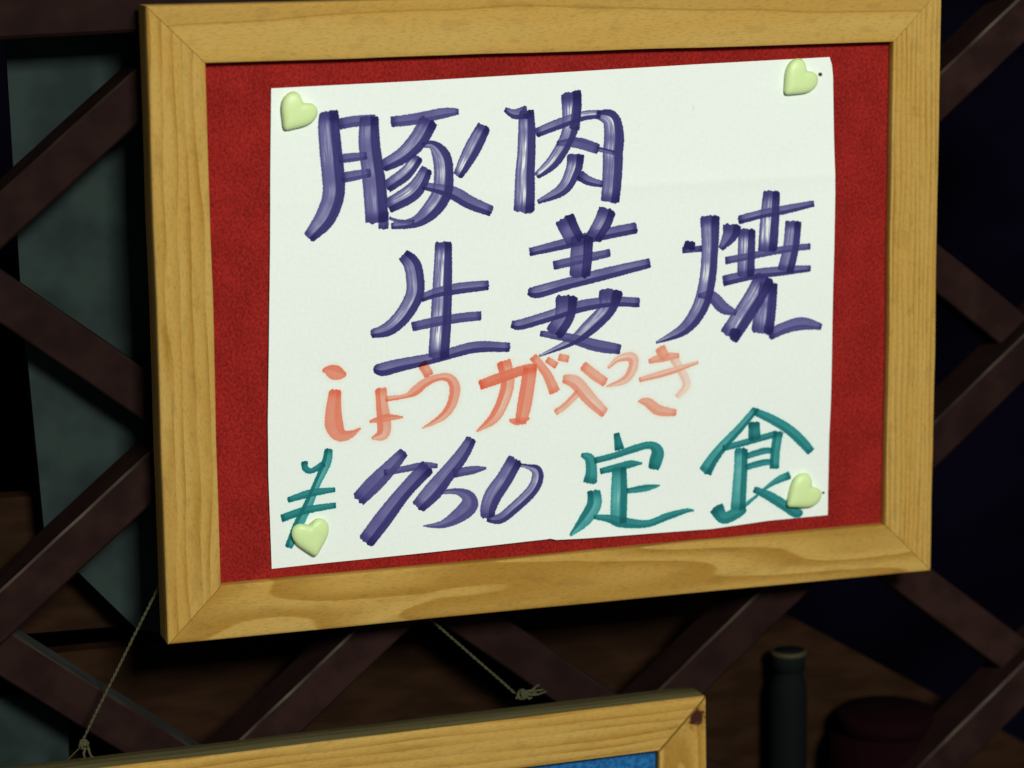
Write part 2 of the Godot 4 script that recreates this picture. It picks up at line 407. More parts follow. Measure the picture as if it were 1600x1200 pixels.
# ---------------------------------------------------------------- the sheet of paper and its ink
func ink(col: int, light: float, side: int, base: float, a: Array):
	# a broad marker stroke along x, y, half width triples: a full, dark band on one side, a dry streaky middle, a pooled start and end
	var p := []
	for k in range(0, a.size(), 3): p.append(Vector3(a[k], a[k + 1], a[k + 2]))
	var q := [p[0]]
	for k in p.size() - 1:
		var p0: Vector3 = p[maxi(k - 1, 0)]; var p1: Vector3 = p[k]; var p2: Vector3 = p[k + 1]; var p3: Vector3 = p[mini(k + 2, p.size() - 1)]
		var steps := 1 if p.size() == 2 else 6
		for i in steps:
			var e: Vector3 = p1.cubic_interpolate(p2, p0, p3, (i + 1.0) / steps)
			e.z = maxf(e.z, 0.25)
			q.append(e)
	var lo := Vector2(1e9, 1e9); var hi := -lo
	for e in q:
		lo = lo.min(Vector2(e.x - e.z - 2, e.y - e.z - 2)); hi = hi.max(Vector2(e.x + e.z + 2, e.y + e.z + 2))
	var x0 := maxi(0, int((lo.x - PAPER.position.x) * DPM)); var y0 := maxi(0, int((lo.y - PAPER.position.y) * DPM))
	var x1 := mini(tw - 1, int((hi.x - PAPER.position.x) * DPM)); var y1 := mini(th - 1, int((hi.y - PAPER.position.y) * DPM))
	var w := x1 - x0 + 1
	var near := PackedFloat32Array(); near.resize(w * (y1 - y0 + 1)); near.fill(1e9)
	var side_at := near.duplicate(); var along := near.duplicate(); var wide := near.duplicate()
	var total := 0.0
	for k in q.size() - 1: total += Vector2(q[k + 1].x - q[k].x, q[k + 1].y - q[k].y).length()
	var gone := 0.0
	var begin := Vector2(q[0].x, q[0].y); var close := Vector2(q[-1].x, q[-1].y)
	var d0 := (Vector2(q[1].x, q[1].y) - begin).normalized(); var d9 := (close - Vector2(q[-2].x, q[-2].y)).normalized()
	for k in q.size() - 1:
		var s0 := Vector2(q[k].x, q[k].y); var s1 := Vector2(q[k + 1].x, q[k + 1].y)
		var l := s0.distance_to(s1)
		if l < 0.01: continue
		var d := (s1 - s0) / l
		var r: float = maxf(q[k].z, q[k + 1].z) + 1.6
		var first := k == 0
		var last := k == q.size() - 2
		var bx0 := maxi(x0, int((minf(s0.x, s1.x) - r - PAPER.position.x) * DPM)); var bx1 := mini(x1, int((maxf(s0.x, s1.x) + r - PAPER.position.x) * DPM))
		var by0 := maxi(y0, int((minf(s0.y, s1.y) - r - PAPER.position.y) * DPM)); var by1 := mini(y1, int((maxf(s0.y, s1.y) + r - PAPER.position.y) * DPM))
		for j in range(by0, by1 + 1):
			for i in range(bx0, bx1 + 1):
				var v := Vector2(i / DPM + PAPER.position.x, j / DPM + PAPER.position.y) - s0
				var u := v.dot(d)
				var c := d.cross(v)
				var uc := clampf(u, 0.0, l)
				var hw: float = lerpf(q[k].z, q[k + 1].z, uc / l)
				var over := absf(u - uc)
				var nd := 0.0
				if not first and k < 8 and (v + s0 - begin).dot(d0) < 0.0 and (v + s0 - begin).length() < q[0].z * 1.8: continue
				if not last and k > q.size() - 10 and (v + s0 - close).dot(d9) > 0.0 and (v + s0 - close).length() < q[-1].z * 1.8: continue
				if over > 0.0:
					if (first and u < 0.0) or (last and u > l):
						var e := maxf(0.0, over + hw * (0.0 + 0.13 * fine.get_noise_2d(c / hw * 1.9 + p[0].x, p[0].y + k))) * 3.2 / hw
						var f := c / hw
						nd = pow(e * e * e + absf(f * f * f), 0.3333)
					else:
						nd = sqrt(over * over + c * c) / hw
				else:
					nd = absf(c) / hw
				var at := (j - y0) * w + i - x0
				if nd < near[at]:
					near[at] = nd; side_at[at] = clampf(c / hw, -1.3, 1.3); along[at] = gone + u; wide[at] = hw
		gone += l
	var field: PackedFloat32Array = dens[col]
	for j in range(y0, y1 + 1):
		for i in range(x0, x1 + 1):
			var at := (j - y0) * w + i - x0
			if near[at] > 1e8: continue
			var hw := wide[at]
			var x := i / DPM; var y := j / DPM
			var edge := 1.0 + (0.22 * rough.get_noise_2d(x * 1.8, y * 1.8) + 0.12 * fine.get_noise_2d(x * 2.4, y * 2.4)) / hw
			var out := (near[at] - edge) * hw
			var g := j * tw + i
			if out > 0.0 and col > 0:
				haze[g] = maxf(haze[g], (0.16 if col == 2 else 0.07) * exp(-out / 0.9) * (1.0 if col == 2 else -1.0)) if col == 2 else minf(haze[g], -0.07 * exp(-out / 0.8))
			var cover := smoothstep(0.16, -0.16, out)
			if cover <= 0.0: continue
			var t := side_at[at] * side
			var u := along[at]
			var streak := fine.get_noise_2d(u * 0.035 + p[0].x, t * 3.6 + p[0].y) + 0.6 * fine.get_noise_2d(u * 0.10, t * 9.0 + p[0].y * 3.0)
			var bell := smoothstep(-0.97, -0.62, t) * (0.55 + 0.45 * smoothstep(-0.75, 0.0, t + 0.25 * streak)) * (1.0 - smoothstep(0.06, 0.20, t + 0.08 * fine.get_noise_2d(u * 0.05, p[0].y)))
			bell = bell * clampf(0.88 + 0.5 * streak, 0.15, 1.25)
			var swell := 0.8 + 0.8 * slow.get_noise_2d(u * 2.4 + p[0].x * 3.0, p[0].y * 5.0)
			var ends := exp(-pow(maxf(u, 0.0) / (hw * 0.75), 2.0)) + exp(-pow(maxf(total - u, 0.0) / (hw * 0.6), 2.0)) * 0.8
			var k := base * (0.80 - 0.78 * light * bell * swell * clampf(1.0 - 0.7 * ends, 0.0, 1.0))
			k += base * (0.32 * ends + 0.06 * streak + (0.30 if light > 0.25 else 0.10) * smoothstep(0.12, 0.20, t))
			k += base * 0.05 * smoothstep(0.8, 1.0, near[at])
			k *= 1.0 + 0.05 * rough.get_noise_2d(x * 3.0, y * 3.0)
			k = clampf(k * cover, 0.0, 1.5)
			var old := field[g]
			field[g] = maxf(old, k) + 0.07 * minf(old, k)
	dens[col] = field
	if col == 0 and light >= 0.55:            # the pen's second pass starts and stops in a small wet dot
		var n0 := Vector2(-d0.y, d0.x) * side; var n9 := Vector2(-d9.y, d9.x) * side
		if q[0].z > 4.0: dot(begin + n0 * q[0].z * 0.52 + d0 * q[0].z * 0.15, q[0].z * 0.48, 1.12)
		if q[-1].z > 4.0: dot(close + n9 * q[-1].z * 0.5 - d9 * q[-1].z * 0.1, q[-1].z * 0.5, 1.12)

func dot(at: Vector2, r: float, k: float):
	var field: PackedFloat32Array = dens[0]
	for j in range(int((at.y - r - 1 - PAPER.position.y) * DPM), int((at.y + r + 1 - PAPER.position.y) * DPM)):
		for i in range(int((at.x - r - 1 - PAPER.position.x) * DPM), int((at.x + r + 1 - PAPER.position.x) * DPM)):
			var out := Vector2(i / DPM + PAPER.position.x, j / DPM + PAPER.position.y).distance_to(at) - r * (1.0 + 0.12 * rough.get_noise_2d(i * 0.4, j * 0.4))
			var g := j * tw + i
			field[g] = maxf(field[g], k * smoothstep(0.2, -0.5, out))
	dens[0] = field

func write_menu():
	ink(0, 0.50, -1, 1.00, [-114.6, -97.4, 4.5, -114.9, -92.5, 5.1, -114.3, -81.2, 5.4, -113.4, -69.9, 5.5, -113.5, -59.3, 5.3, -117.8, -48.9, 5.0, -125.4, -40.6, 3.1])
	ink(0, 0.00, -1, 1.15, [-112.4, -98.8, 2.2, -112.3, -95.4, 2.5])
	ink(0, 0.15, 1, 1.00, [-109.4, -92.9, 2.6, -101.7, -93.9, 2.6, -92.7, -94.1, 2.6])
	ink(0, 0.60, -1, 1.00, [-95.3, -94.6, 4.6, -95.5, -84.2, 5.2, -94.3, -72.1, 5.4, -93.2, -61.4, 5.7, -92.5, -46.9, 5.6])
	ink(0, 0.00, -1, 1.00, [-89.1, -49.8, 2.5, -89.3, -43.0, 2.5])
	ink(0, 0.20, 1, 1.00, [-109.8, -76.5, 2.2, -97.3, -77.5, 1.9])
	ink(0, 0.20, 1, 1.00, [-108.8, -67.6, 2.6, -95.6, -69.3, 2.1])
	ink(0, 0.25, 1, 1.00, [-84.1, -93.0, 2.5, -73.5, -93.8, 2.7, -59.3, -96.1, 2.5, -51.7, -96.6, 1.5])
	ink(0, 0.60, -1, 1.00, [-66.4, -92.2, 4.6, -71.7, -83.7, 4.6, -79.3, -76.8, 3.9, -88.4, -72.5, 3.0])
	ink(0, 0.95, -1, 1.00, [-71.9, -75.3, 2.7, -77.9, -68.4, 3.3, -86.7, -62.7, 3.1])
	ink(0, 0.95, -1, 1.00, [-67.6, -69.4, 3.0, -74.1, -59.8, 4.3, -86.1, -53.5, 3.7])
	ink(0, 0.70, -1, 1.00, [-69.4, -81.3, 1.2, -64.3, -81.1, 2.2, -60.0, -75.2, 4.5, -59.1, -66.0, 4.8, -60.3, -57.7, 5.0, -65.6, -50.2, 4.5, -73.6, -44.9, 2.8, -85.1, -43.5, 1.5])
	ink(0, 0.95, -1, 1.00, [-39.1, -88.5, 3.6, -45.2, -77.7, 4.1, -51.8, -66.5, 2.6])
	ink(0, 0.30, 1, 1.00, [-69.3, -61.9, 1.8, -63.0, -60.5, 2.2, -54.3, -57.8, 3.2, -46.3, -53.0, 3.2, -35.9, -48.4, 2.6])
	ink(0, 0.10, -1, 1.00, [-86.2, -47.4, 0.7, -81.5, -45.6, 0.9, -74.4, -44.9, 1.2])
	ink(0, 0.30, 1, 1.00, [-28.0, -96.7, 1.2, -23.3, -94.4, 2.3, -17.7, -95.0, 3.2])
	ink(0, 0.85, -1, 1.00, [-17.3, -95.0, 3.8, -17.2, -85.8, 4.4, -17.5, -75.0, 4.6, -18.3, -64.2, 5.0, -18.9, -48.4, 5.3])
	ink(0, 0.75, 1, 1.00, [-12.1, -85.0, 2.3, 0.1, -89.1, 2.6, 11.6, -92.2, 2.3, 19.8, -92.7, 2.1])
	ink(0, 0.80, -1, 1.00, [19.0, -92.5, 2.0, 25.6, -90.3, 4.2, 27.4, -82.5, 5.1, 26.8, -73.2, 5.2, 26.6, -66.2, 5.1, 25.3, -51.0, 4.8])
	ink(0, 0.85, -1, 1.00, [5.5, -102.2, 5.2, 5.5, -91.8, 4.6, 3.8, -82.7, 3.8, -3.3, -71.3, 3.4, -12.1, -64.4, 1.8])
	ink(0, 0.00, -1, 1.10, [8.4, -104.1, 2.0, 8.4, -97.1, 2.4, 7.1, -86.4, 2.7])
	ink(0, 0.10, -1, 1.00, [-1.6, -79.4, 1.1, 8.3, -79.4, 2.6, 18.9, -76.0, 2.5])
	ink(0, 0.30, -1, 1.00, [18.9, -76.0, 1.2, 27.2, -73.8, 1.1])
	ink(0, 0.80, -1, 1.00, [7.6, -72.6, 4.4, 6.5, -66.3, 4.0, 0.7, -57.2, 3.1, -11.7, -51.7, 1.1])
	ink(0, 0.30, 1, 1.00, [9.8, -63.4, 2.6, 14.7, -60.5, 2.2, 21.2, -58.8, 1.5])
	ink(0, 0.60, -1, 1.00, [-79.3, -29.0, 3.0, -75.5, -24.6, 4.2, -74.1, -17.6, 4.5, -74.6, -9.8, 4.5, -79.9, -0.9, 4.2, -87.6, 5.7, 3.5, -96.0, 7.6, 2.0])
	ink(0, 0.30, 1, 1.00, [-71.0, -8.1, 2.0, -63.8, -10.2, 2.3, -52.5, -11.7, 2.7, -37.8, -12.4, 2.4])
	ink(0, 0.97, -1, 1.00, [-59.6, -33.4, 4.2, -60.4, -15.2, 4.8, -61.6, 4.1, 5.2, -62.9, 20.5, 5.2])
	ink(0, 0.15, 1, 1.00, [-75.4, 5.5, 2.3, -64.0, 3.8, 2.4, -51.1, 2.6, 2.3, -41.8, 2.3, 2.3])
	ink(0, 0.30, 1, 1.00, [-95.1, 24.6, 1.4, -90.8, 25.3, 3.3, -82.8, 23.9, 3.2, -64.3, 21.2, 2.6, -44.9, 17.5, 2.8, -27.4, 18.6, 2.3])
	ink(0, 0.40, -1, 1.00, [2.1, -42.0, 5.2, 4.3, -37.2, 4.9, 7.1, -31.9, 4.8])
	ink(0, 0.60, -1, 1.00, [23.6, -45.4, 4.6, 21.2, -39.8, 4.6, 17.1, -33.4, 4.3])
	ink(0, 0.30, 1, 1.00, [-15.9, -27.5, 2.0, 1.4, -30.5, 2.6, 17.9, -33.6, 2.8, 38.3, -36.5, 2.8])
	ink(0, 0.50, -1, 1.00, [10.6, -32.5, 5.7, 10.2, -23.9, 5.7, 9.5, -15.1, 5.4])
	ink(0, 0.15, 1, 1.00, [-3.6, -20.3, 2.2, 9.6, -22.4, 2.2, 24.7, -24.9, 2.0])
	ink(0, 0.40, 1, 1.00, [-16.9, -8.1, 1.7, -12.0, -7.8, 3.1, 1.2, -10.6, 2.9, 22.0, -14.6, 3.0, 45.4, -18.7, 2.4])
	ink(0, 0.50, -1, 1.00, [2.5, -3.5, 5.7, 1.5, 4.8, 5.1, -3.5, 12.4, 4.8])
	ink(0, 0.10, 1, 1.00, [-10.9, 12.9, 1.4, -3.1, 14.4, 1.9, 4.3, 16.1, 2.3, 17.6, 20.5, 3.0, 29.8, 23.2, 2.5])
	ink(0, 0.85, -1, 1.00, [25.4, -4.9, 6.3, 23.1, 3.3, 4.5, 13.5, 11.9, 3.9, 4.3, 18.0, 2.2, -11.8, 23.9, 0.5])
	ink(0, 0.35, 1, 1.00, [-25.6, 7.3, 1.7, -21.1, 7.8, 2.6, -7.1, 4.7, 2.8, 9.4, 0.7, 3.0, 26.1, -0.7, 2.5, 39.9, 0.5, 2.4])
	ink(0, 0.00, -1, 1.20, [66.9, -27.7, 2.8, 66.5, -25.3, 3.2])
	ink(0, 0.00, 1, 1.10, [63.3, -24.3, 1.6, 72.9, -24.6, 1.6])
	ink(0, 0.85, -1, 1.00, [77.4, -39.1, 5.1, 77.6, -30.7, 4.7, 77.4, -22.8, 4.4, 76.4, -9.2, 4.4, 72.7, 4.2, 4.3, 64.2, 15.0, 3.2, 49.2, 21.1, 0.6])
	ink(0, 0.30, -1, 1.00, [89.1, -34.5, 4.8, 88.2, -30.6, 4.0, 83.4, -24.2, 1.6])
	ink(0, 0.10, 1, 1.00, [71.7, -1.1, 1.1, 78.5, -0.4, 2.8, 84.6, 5.6, 3.0, 91.5, 8.7, 1.3])
	ink(0, 0.85, -1, 1.00, [110.2, -50.3, 4.5, 109.3, -37.1, 5.1, 108.3, -22.8, 5.2])
	ink(0, 0.30, 1, 1.00, [93.1, -37.9, 2.2, 104.9, -40.2, 2.2, 117.9, -41.9, 2.2, 132.5, -44.2, 1.6])
	ink(0, 0.85, -1, 1.00, [97.1, -31.7, 4.6, 96.9, -21.7, 4.6, 96.7, -10.5, 4.6])
	ink(0, 0.85, -1, 1.00, [121.9, -34.8, 4.3, 120.7, -22.9, 4.3, 118.0, -11.8, 4.4])
	ink(0, 0.10, 1, 1.00, [86.2, -17.9, 1.9, 100.8, -19.8, 1.8, 118.1, -22.1, 1.8, 130.7, -22.8, 1.6])
	ink(0, 0.30, 1, 1.00, [85.2, -7.8, 2.7, 100.8, -10.3, 2.6, 118.2, -11.3, 2.3, 130.8, -11.7, 1.6])
	ink(0, 0.90, -1, 1.00, [106.5, -7.6, 5.5, 100.1, 3.4, 5.6, 88.5, 19.3, 5.5])
	ink(0, 0.00, -1, 1.10, [91.3, 17.4, 2.9, 90.8, 20.0, 2.9])
	ink(0, 0.80, -1, 1.00, [108.8, -4.2, 4.8, 107.4, 7.1, 5.6, 105.8, 17.9, 6.1])
	ink(0, 0.20, 1, 1.00, [109.7, 20.6, 2.9, 118.4, 17.5, 3.1, 127.2, 16.1, 3.3, 137.3, 18.2, 1.6])
	ink(2, 0.10, -1, 1.12, [-120.6, 23.9, 0.5, -117.7, 24.0, 2.2, -114.6, 25.2, 3.6, -111.5, 26.2, 2.1, -109.2, 26.6, 0.6])
	ink(2, 0.10, -1, 1.12, [-114.7, 34.5, 3.0, -115.7, 43.4, 3.9, -115.5, 50.9, 4.5, -112.8, 55.8, 3.1, -107.7, 55.9, 1.9, -102.6, 53.3, 0.4])
	ink(2, 0.35, 1, 0.90, [-92.1, 35.2, 2.9, -91.6, 42.7, 3.0, -90.8, 50.9, 3.5, -91.5, 56.8, 3.0, -97.0, 58.6, 0.6])
	ink(2, 0.30, 1, 0.90, [-89.6, 39.8, 1.4, -80.0, 39.1, 1.1, -74.9, 36.8, 2.4, -69.7, 33.2, 2.2, -63.2, 31.1, 1.7, -57.7, 31.9, 2.2, -55.0, 37.0, 2.7, -56.9, 45.1, 2.4, -62.2, 51.0, 1.8, -71.6, 55.5, 0.3])
	ink(2, 0.10, -1, 1.12, [-97.8, 50.4, 0.6, -90.4, 49.1, 1.9, -81.6, 49.3, 0.5])
	ink(2, 0.20, 1, 0.95, [-71.1, 24.0, 2.5, -68.0, 29.5, 2.4])
	ink(2, 0.00, 1, 1.29, [-41.9, 36.2, 2.4, -31.2, 33.2, 2.7, -18.9, 30.0, 2.3, -13.5, 29.4, 1.8])
	ink(2, 0.40, 1, 0.95, [-29.9, 26.1, 3.7, -28.1, 35.4, 3.5, -30.5, 44.7, 3.2, -35.6, 53.1, 2.7, -44.2, 59.0, 0.5])
	ink(2, 0.20, 1, 1.12, [-16.6, 30.2, 3.6, -18.2, 40.0, 3.7, -20.1, 49.4, 3.6, -21.8, 55.9, 2.9])
	ink(2, 0.10, -1, 1.12, [-17.5, 54.4, 0.7, -23.3, 55.6, 1.8, -27.5, 54.6, 0.6])
	ink(2, 0.20, 1, 0.95, [-14.7, 24.4, 2.1, -8.2, 32.7, 2.3, -4.1, 41.9, 2.8])
	ink(2, 0.20, 1, 0.90, [-7.7, 26.0, 1.6, -3.2, 29.2, 1.8])
	ink(2, 0.20, 1, 0.84, [-1.4, 25.2, 1.8, 3.0, 26.3, 1.8])
	ink(2, 0.40, 1, 0.69, [0.9, 36.1, 2.1, 7.1, 38.5, 3.4, 14.2, 47.0, 3.4, 21.7, 54.4, 2.6])
	ink(2, 0.30, 1, 0.69, [8.3, 43.4, 1.8, 1.6, 49.4, 1.6, -3.5, 52.4, 1.6])
	ink(2, 0.20, 1, 0.81, [11.1, 30.4, 2.4, 16.7, 35.2, 2.6, 22.2, 39.2, 2.3])
	ink(2, 0.50, 1, 0.62, [23.9, 32.1, 0.7, 29.3, 28.0, 1.6, 36.5, 27.7, 2.5, 36.9, 32.9, 2.5, 32.7, 38.7, 2.0, 23.0, 41.4, 0.5])
	ink(2, 0.20, 1, 0.78, [45.5, 30.3, 1.2, 53.0, 28.7, 2.3, 61.1, 28.3, 1.2])
	ink(2, 0.20, 1, 0.73, [51.3, 24.2, 2.8, 53.7, 28.8, 2.7])
	ink(2, 0.30, 1, 0.67, [40.4, 39.2, 1.2, 56.4, 36.1, 1.7, 71.3, 32.4, 0.7])
	ink(2, 0.30, 1, 0.34, [58.5, 29.9, 2.3, 63.7, 38.3, 2.2, 64.9, 44.1, 2.0, 60.2, 49.0, 1.2])
	ink(2, 0.20, 1, 0.84, [39.8, 50.0, 0.5, 44.5, 50.8, 2.3, 50.4, 55.2, 2.7, 59.4, 57.1, 1.7])
	ink(1, 0.35, 1, 0.90, [-118.6, 62.6, 2.0, -119.9, 68.8, 2.4, -124.7, 78.4, 1.9, -129.4, 88.7, 2.3, -134.6, 98.4, 2.5, -139.3, 108.4, 1.9])
	ink(1, 0.10, 1, 1.10, [-130.7, 67.6, 1.6, -130.2, 70.8, 1.5, -127.1, 72.1, 1.3, -121.3, 69.2, 1.6])
	ink(1, 0.10, 1, 1.05, [-139.0, 85.4, 1.4, -127.3, 82.9, 1.9, -116.1, 82.3, 1.1])
	ink(1, 0.10, 1, 1.05, [-142.2, 94.1, 1.9, -130.7, 91.2, 1.9, -116.0, 90.0, 1.4])
	ink(0, 0.20, -1, 1.00, [-81.5, 66.8, 2.6, -88.4, 73.7, 3.7, -96.2, 80.7, 4.3, -104.0, 87.7, 3.8])
	ink(0, 0.10, 1, 1.00, [-91.0, 75.9, 1.6, -81.3, 74.9, 1.6, -71.6, 73.9, 1.8, -64.7, 74.6, 1.1])
	ink(0, 0.30, -1, 1.00, [-70.0, 75.2, 4.1, -76.3, 81.0, 3.9, -82.8, 87.5, 3.9, -91.4, 97.6, 4.5, -100.7, 108.6, 4.3])
	ink(0, 0.40, -1, 0.95, [-47.3, 62.8, 2.7, -52.1, 70.2, 3.6, -59.4, 78.5, 4.1, -67.0, 86.9, 4.8, -74.2, 93.6, 3.8])
	ink(0, 0.10, 1, 1.00, [-56.1, 78.9, 2.2, -46.3, 78.0, 2.0, -39.9, 77.6, 0.6])
	ink(0, 0.25, -1, 0.95, [-62.8, 87.8, 1.1, -55.0, 88.0, 1.6, -49.5, 91.0, 3.1, -48.9, 95.7, 4.5, -55.2, 100.6, 3.6, -63.0, 103.8, 1.9, -72.4, 103.8, 0.3])
	ink(0, 0.45, -1, 0.95, [-25.1, 75.1, 4.1, -30.3, 83.4, 4.3, -36.3, 91.3, 4.6, -39.0, 97.5, 4.1, -39.4, 101.6, 3.6])
	ink(0, 0.65, 1, 1.00, [-39.4, 102.9, 1.6, -32.9, 103.3, 2.6, -24.9, 98.0, 2.9, -16.8, 91.2, 3.0, -13.5, 85.4, 3.1, -13.9, 80.8, 2.5, -18.7, 78.4, 1.1, -23.7, 77.2, 1.0])
	ink(1, 0.00, 1, 1.10, [28.1, 65.5, 1.5, 29.5, 73.2, 2.5])
	ink(1, 0.20, 1, 0.95, [9.7, 74.8, 0.9, 14.0, 77.2, 2.6, 14.8, 83.7, 3.0, 14.1, 88.5, 3.6])
	ink(1, 0.10, 1, 1.05, [16.7, 78.2, 1.6, 27.5, 76.3, 1.6, 37.0, 73.9, 1.9, 45.8, 72.6, 1.9, 49.8, 76.0, 3.1, 48.9, 80.5, 3.5, 47.7, 84.3, 2.8])
	ink(1, 0.10, 1, 1.05, [19.7, 83.8, 1.5, 30.2, 82.2, 1.9, 35.6, 81.4, 1.9, 41.5, 81.5, 0.4])
	ink(1, 0.50, -1, 0.85, [29.5, 83.6, 3.7, 29.3, 95.9, 4.4, 28.7, 110.0, 4.4])
	ink(1, 0.10, -1, 1.00, [33.5, 95.0, 1.3, 43.8, 94.2, 1.7, 50.9, 93.6, 0.4])
	ink(1, 0.35, 1, 0.85, [15.9, 94.1, 3.4, 15.9, 100.7, 3.9, 10.5, 108.1, 3.2, 3.2, 114.8, 0.7])
	ink(1, 0.15, 1, 1.05, [15.9, 106.6, 1.1, 24.0, 108.2, 2.0, 30.1, 110.5, 2.7, 43.7, 112.5, 1.9, 54.7, 109.8, 1.9, 65.1, 107.7, 1.2, 69.3, 108.0, 0.4])
	ink(1, 0.30, -1, 0.90, [102.3, 58.6, 1.9, 94.0, 67.5, 2.2, 85.7, 75.4, 2.6, 79.2, 82.8, 3.2, 75.7, 88.2, 3.7])
	ink(1, 0.15, 1, 1.00, [102.3, 59.6, 1.9, 111.5, 64.2, 2.3, 120.7, 70.1, 2.5, 127.8, 76.6, 2.6, 132.8, 82.2, 2.2])
	ink(1, 0.10, 1, 1.05, [101.7, 65.6, 3.1, 102.2, 73.5, 3.3])
	ink(1, 0.10, 1, 1.05, [85.4, 77.1, 1.6, 97.6, 75.0, 1.7, 113.3, 71.9, 1.7])
	ink(1, 0.20, 1, 1.00, [115.0, 71.4, 2.6, 113.6, 80.2, 2.6, 113.1, 89.1, 2.6])
	ink(1, 0.10, -1, 1.00, [97.6, 82.3, 1.6, 106.7, 80.3, 1.7, 111.6, 80.4, 1.5])
	ink(1, 0.10, -1, 1.00, [97.6, 87.9, 1.6, 106.7, 86.3, 1.7, 111.6, 86.3, 1.5])
	ink(1, 0.55, -1, 0.85, [94.9, 78.9, 3.5, 94.6, 91.3, 3.7, 93.4, 108.4, 4.1])
	ink(1, 0.10, 1, 1.00, [81.8, 108.0, 3.8, 85.6, 113.1, 3.0, 92.9, 111.0, 3.0, 97.4, 109.6, 1.2])
	ink(1, 0.20, -1, 0.95, [121.2, 94.0, 2.1, 116.0, 95.6, 1.9, 109.6, 98.8, 1.0, 103.3, 103.3, 0.8, 96.4, 108.0, 1.2])
	ink(1, 0.10, 1, 1.05, [102.3, 99.8, 1.6, 110.4, 103.8, 2.4, 119.6, 109.9, 2.6, 125.7, 113.8, 2.6, 129.0, 114.0, 0.6])
func dark_mark(data: PackedByteArray, x: float, y: float, rx: float, ry: float, dark: float) -> void:   # a small dark oval mark
	for j in range(int((y - ry - 1 - PAPER.position.y) * DPM), int((y + ry + 1 - PAPER.position.y) * DPM)):
		for i in range(int((x - rx - 1 - PAPER.position.x) * DPM), int((x + rx + 1 - PAPER.position.x) * DPM)):
			var e := Vector2((i / DPM + PAPER.position.x - x) / rx, (j / DPM + PAPER.position.y - y) / ry).length() + 0.25 * rough.get_noise_2d(i * 0.6, j * 0.6)
			var f := dark * smoothstep(1.15, 0.75, e)
			var at := (j * tw + i) * 3
			for k in 3: data[at + k] = int(data[at + k] * (1.0 - f) + f * [46, 52, 34][k])

func paper_material() -> StandardMaterial3D:
	tw = int(PAPER.size.x * DPM); th = int(PAPER.size.y * DPM)
	for k in 3:
		var f := PackedFloat32Array(); f.resize(tw * th)
		dens.append(f)
	haze.resize(tw * th)
	write_menu()
	var data := PackedByteArray(); data.resize(tw * th * 3)
	var dv: PackedFloat32Array = dens[0]; var dg: PackedFloat32Array = dens[1]; var dr: PackedFloat32Array = dens[2]
	var soft := PackedFloat32Array(); soft.resize(256 * 256)
	for j in 256:
		for i in 256: soft[j * 256 + i] = fine.get_noise_2d(i * 0.55, j * 0.55)
	for j in th:
		for i in tw:
			var g := j * tw + i
			var tone := 1.0 + 0.012 * soft[(j % 256) * 256 + i % 256] + 0.02 * soft[(j >> 3) % 256 * 256 + (i >> 3) % 256]
			var r := 0.800 * tone; var gr := 0.842 * tone; var b := 0.790 * tone
			var v := dv[g]; var t := dg[g]; var o := dr[g]; var z := haze[g]
			if v + t + o > 0.0:
				r *= exp(-2.70 * v - 4.4 * t - 0.10 * o)
				gr *= exp(-2.90 * v - 1.72 * t - 1.36 * o)
				b *= exp(-1.50 * v - 1.60 * t - 1.76 * o)
			elif z > 0.0:
				gr *= 1.0 - 0.9 * z; b *= 1.0 - 1.5 * z
			elif z < 0.0:
				r *= 1.0 + 1.6 * z
			var c := Color(r, gr, b).linear_to_srgb()
			data[g * 3] = int(c.r * 255.0); data[g * 3 + 1] = int(c.g * 255.0); data[g * 3 + 2] = int(c.b * 255.0)
	dark_mark(data, 136.2, -108.2, 1.15, 0.95, 0.95)
	dark_mark(data, 140.4, 104.6, 0.75, 0.7, 0.9)
	dark_mark(data, 68.5, -94.0, 0.3, 1.6, 0.10)
	var m := StandardMaterial3D.new()
	m.albedo_texture = ImageTexture.create_from_image(Image.create_from_data(tw, th, false, Image.FORMAT_RGB8, data))
	m.roughness = 0.8; m.metallic_specular = 0.3
	return m

func along_edge(e: PackedVector2Array, t: float, by_y: bool) -> Vector2:
	var key: float = lerpf(e[0].y, e[-1].y, t) if by_y else lerpf(e[0].x, e[-1].x, t)
	for k in e.size() - 1:
		var a := e[k].y if by_y else e[k].x
		var b := e[k + 1].y if by_y else e[k + 1].x
		if (key - a) * (key - b) <= 0.0 and a != b:
			return e[k].lerp(e[k + 1], (key - a) / (b - a))
	return e[0] if t < 0.5 else e[-1]

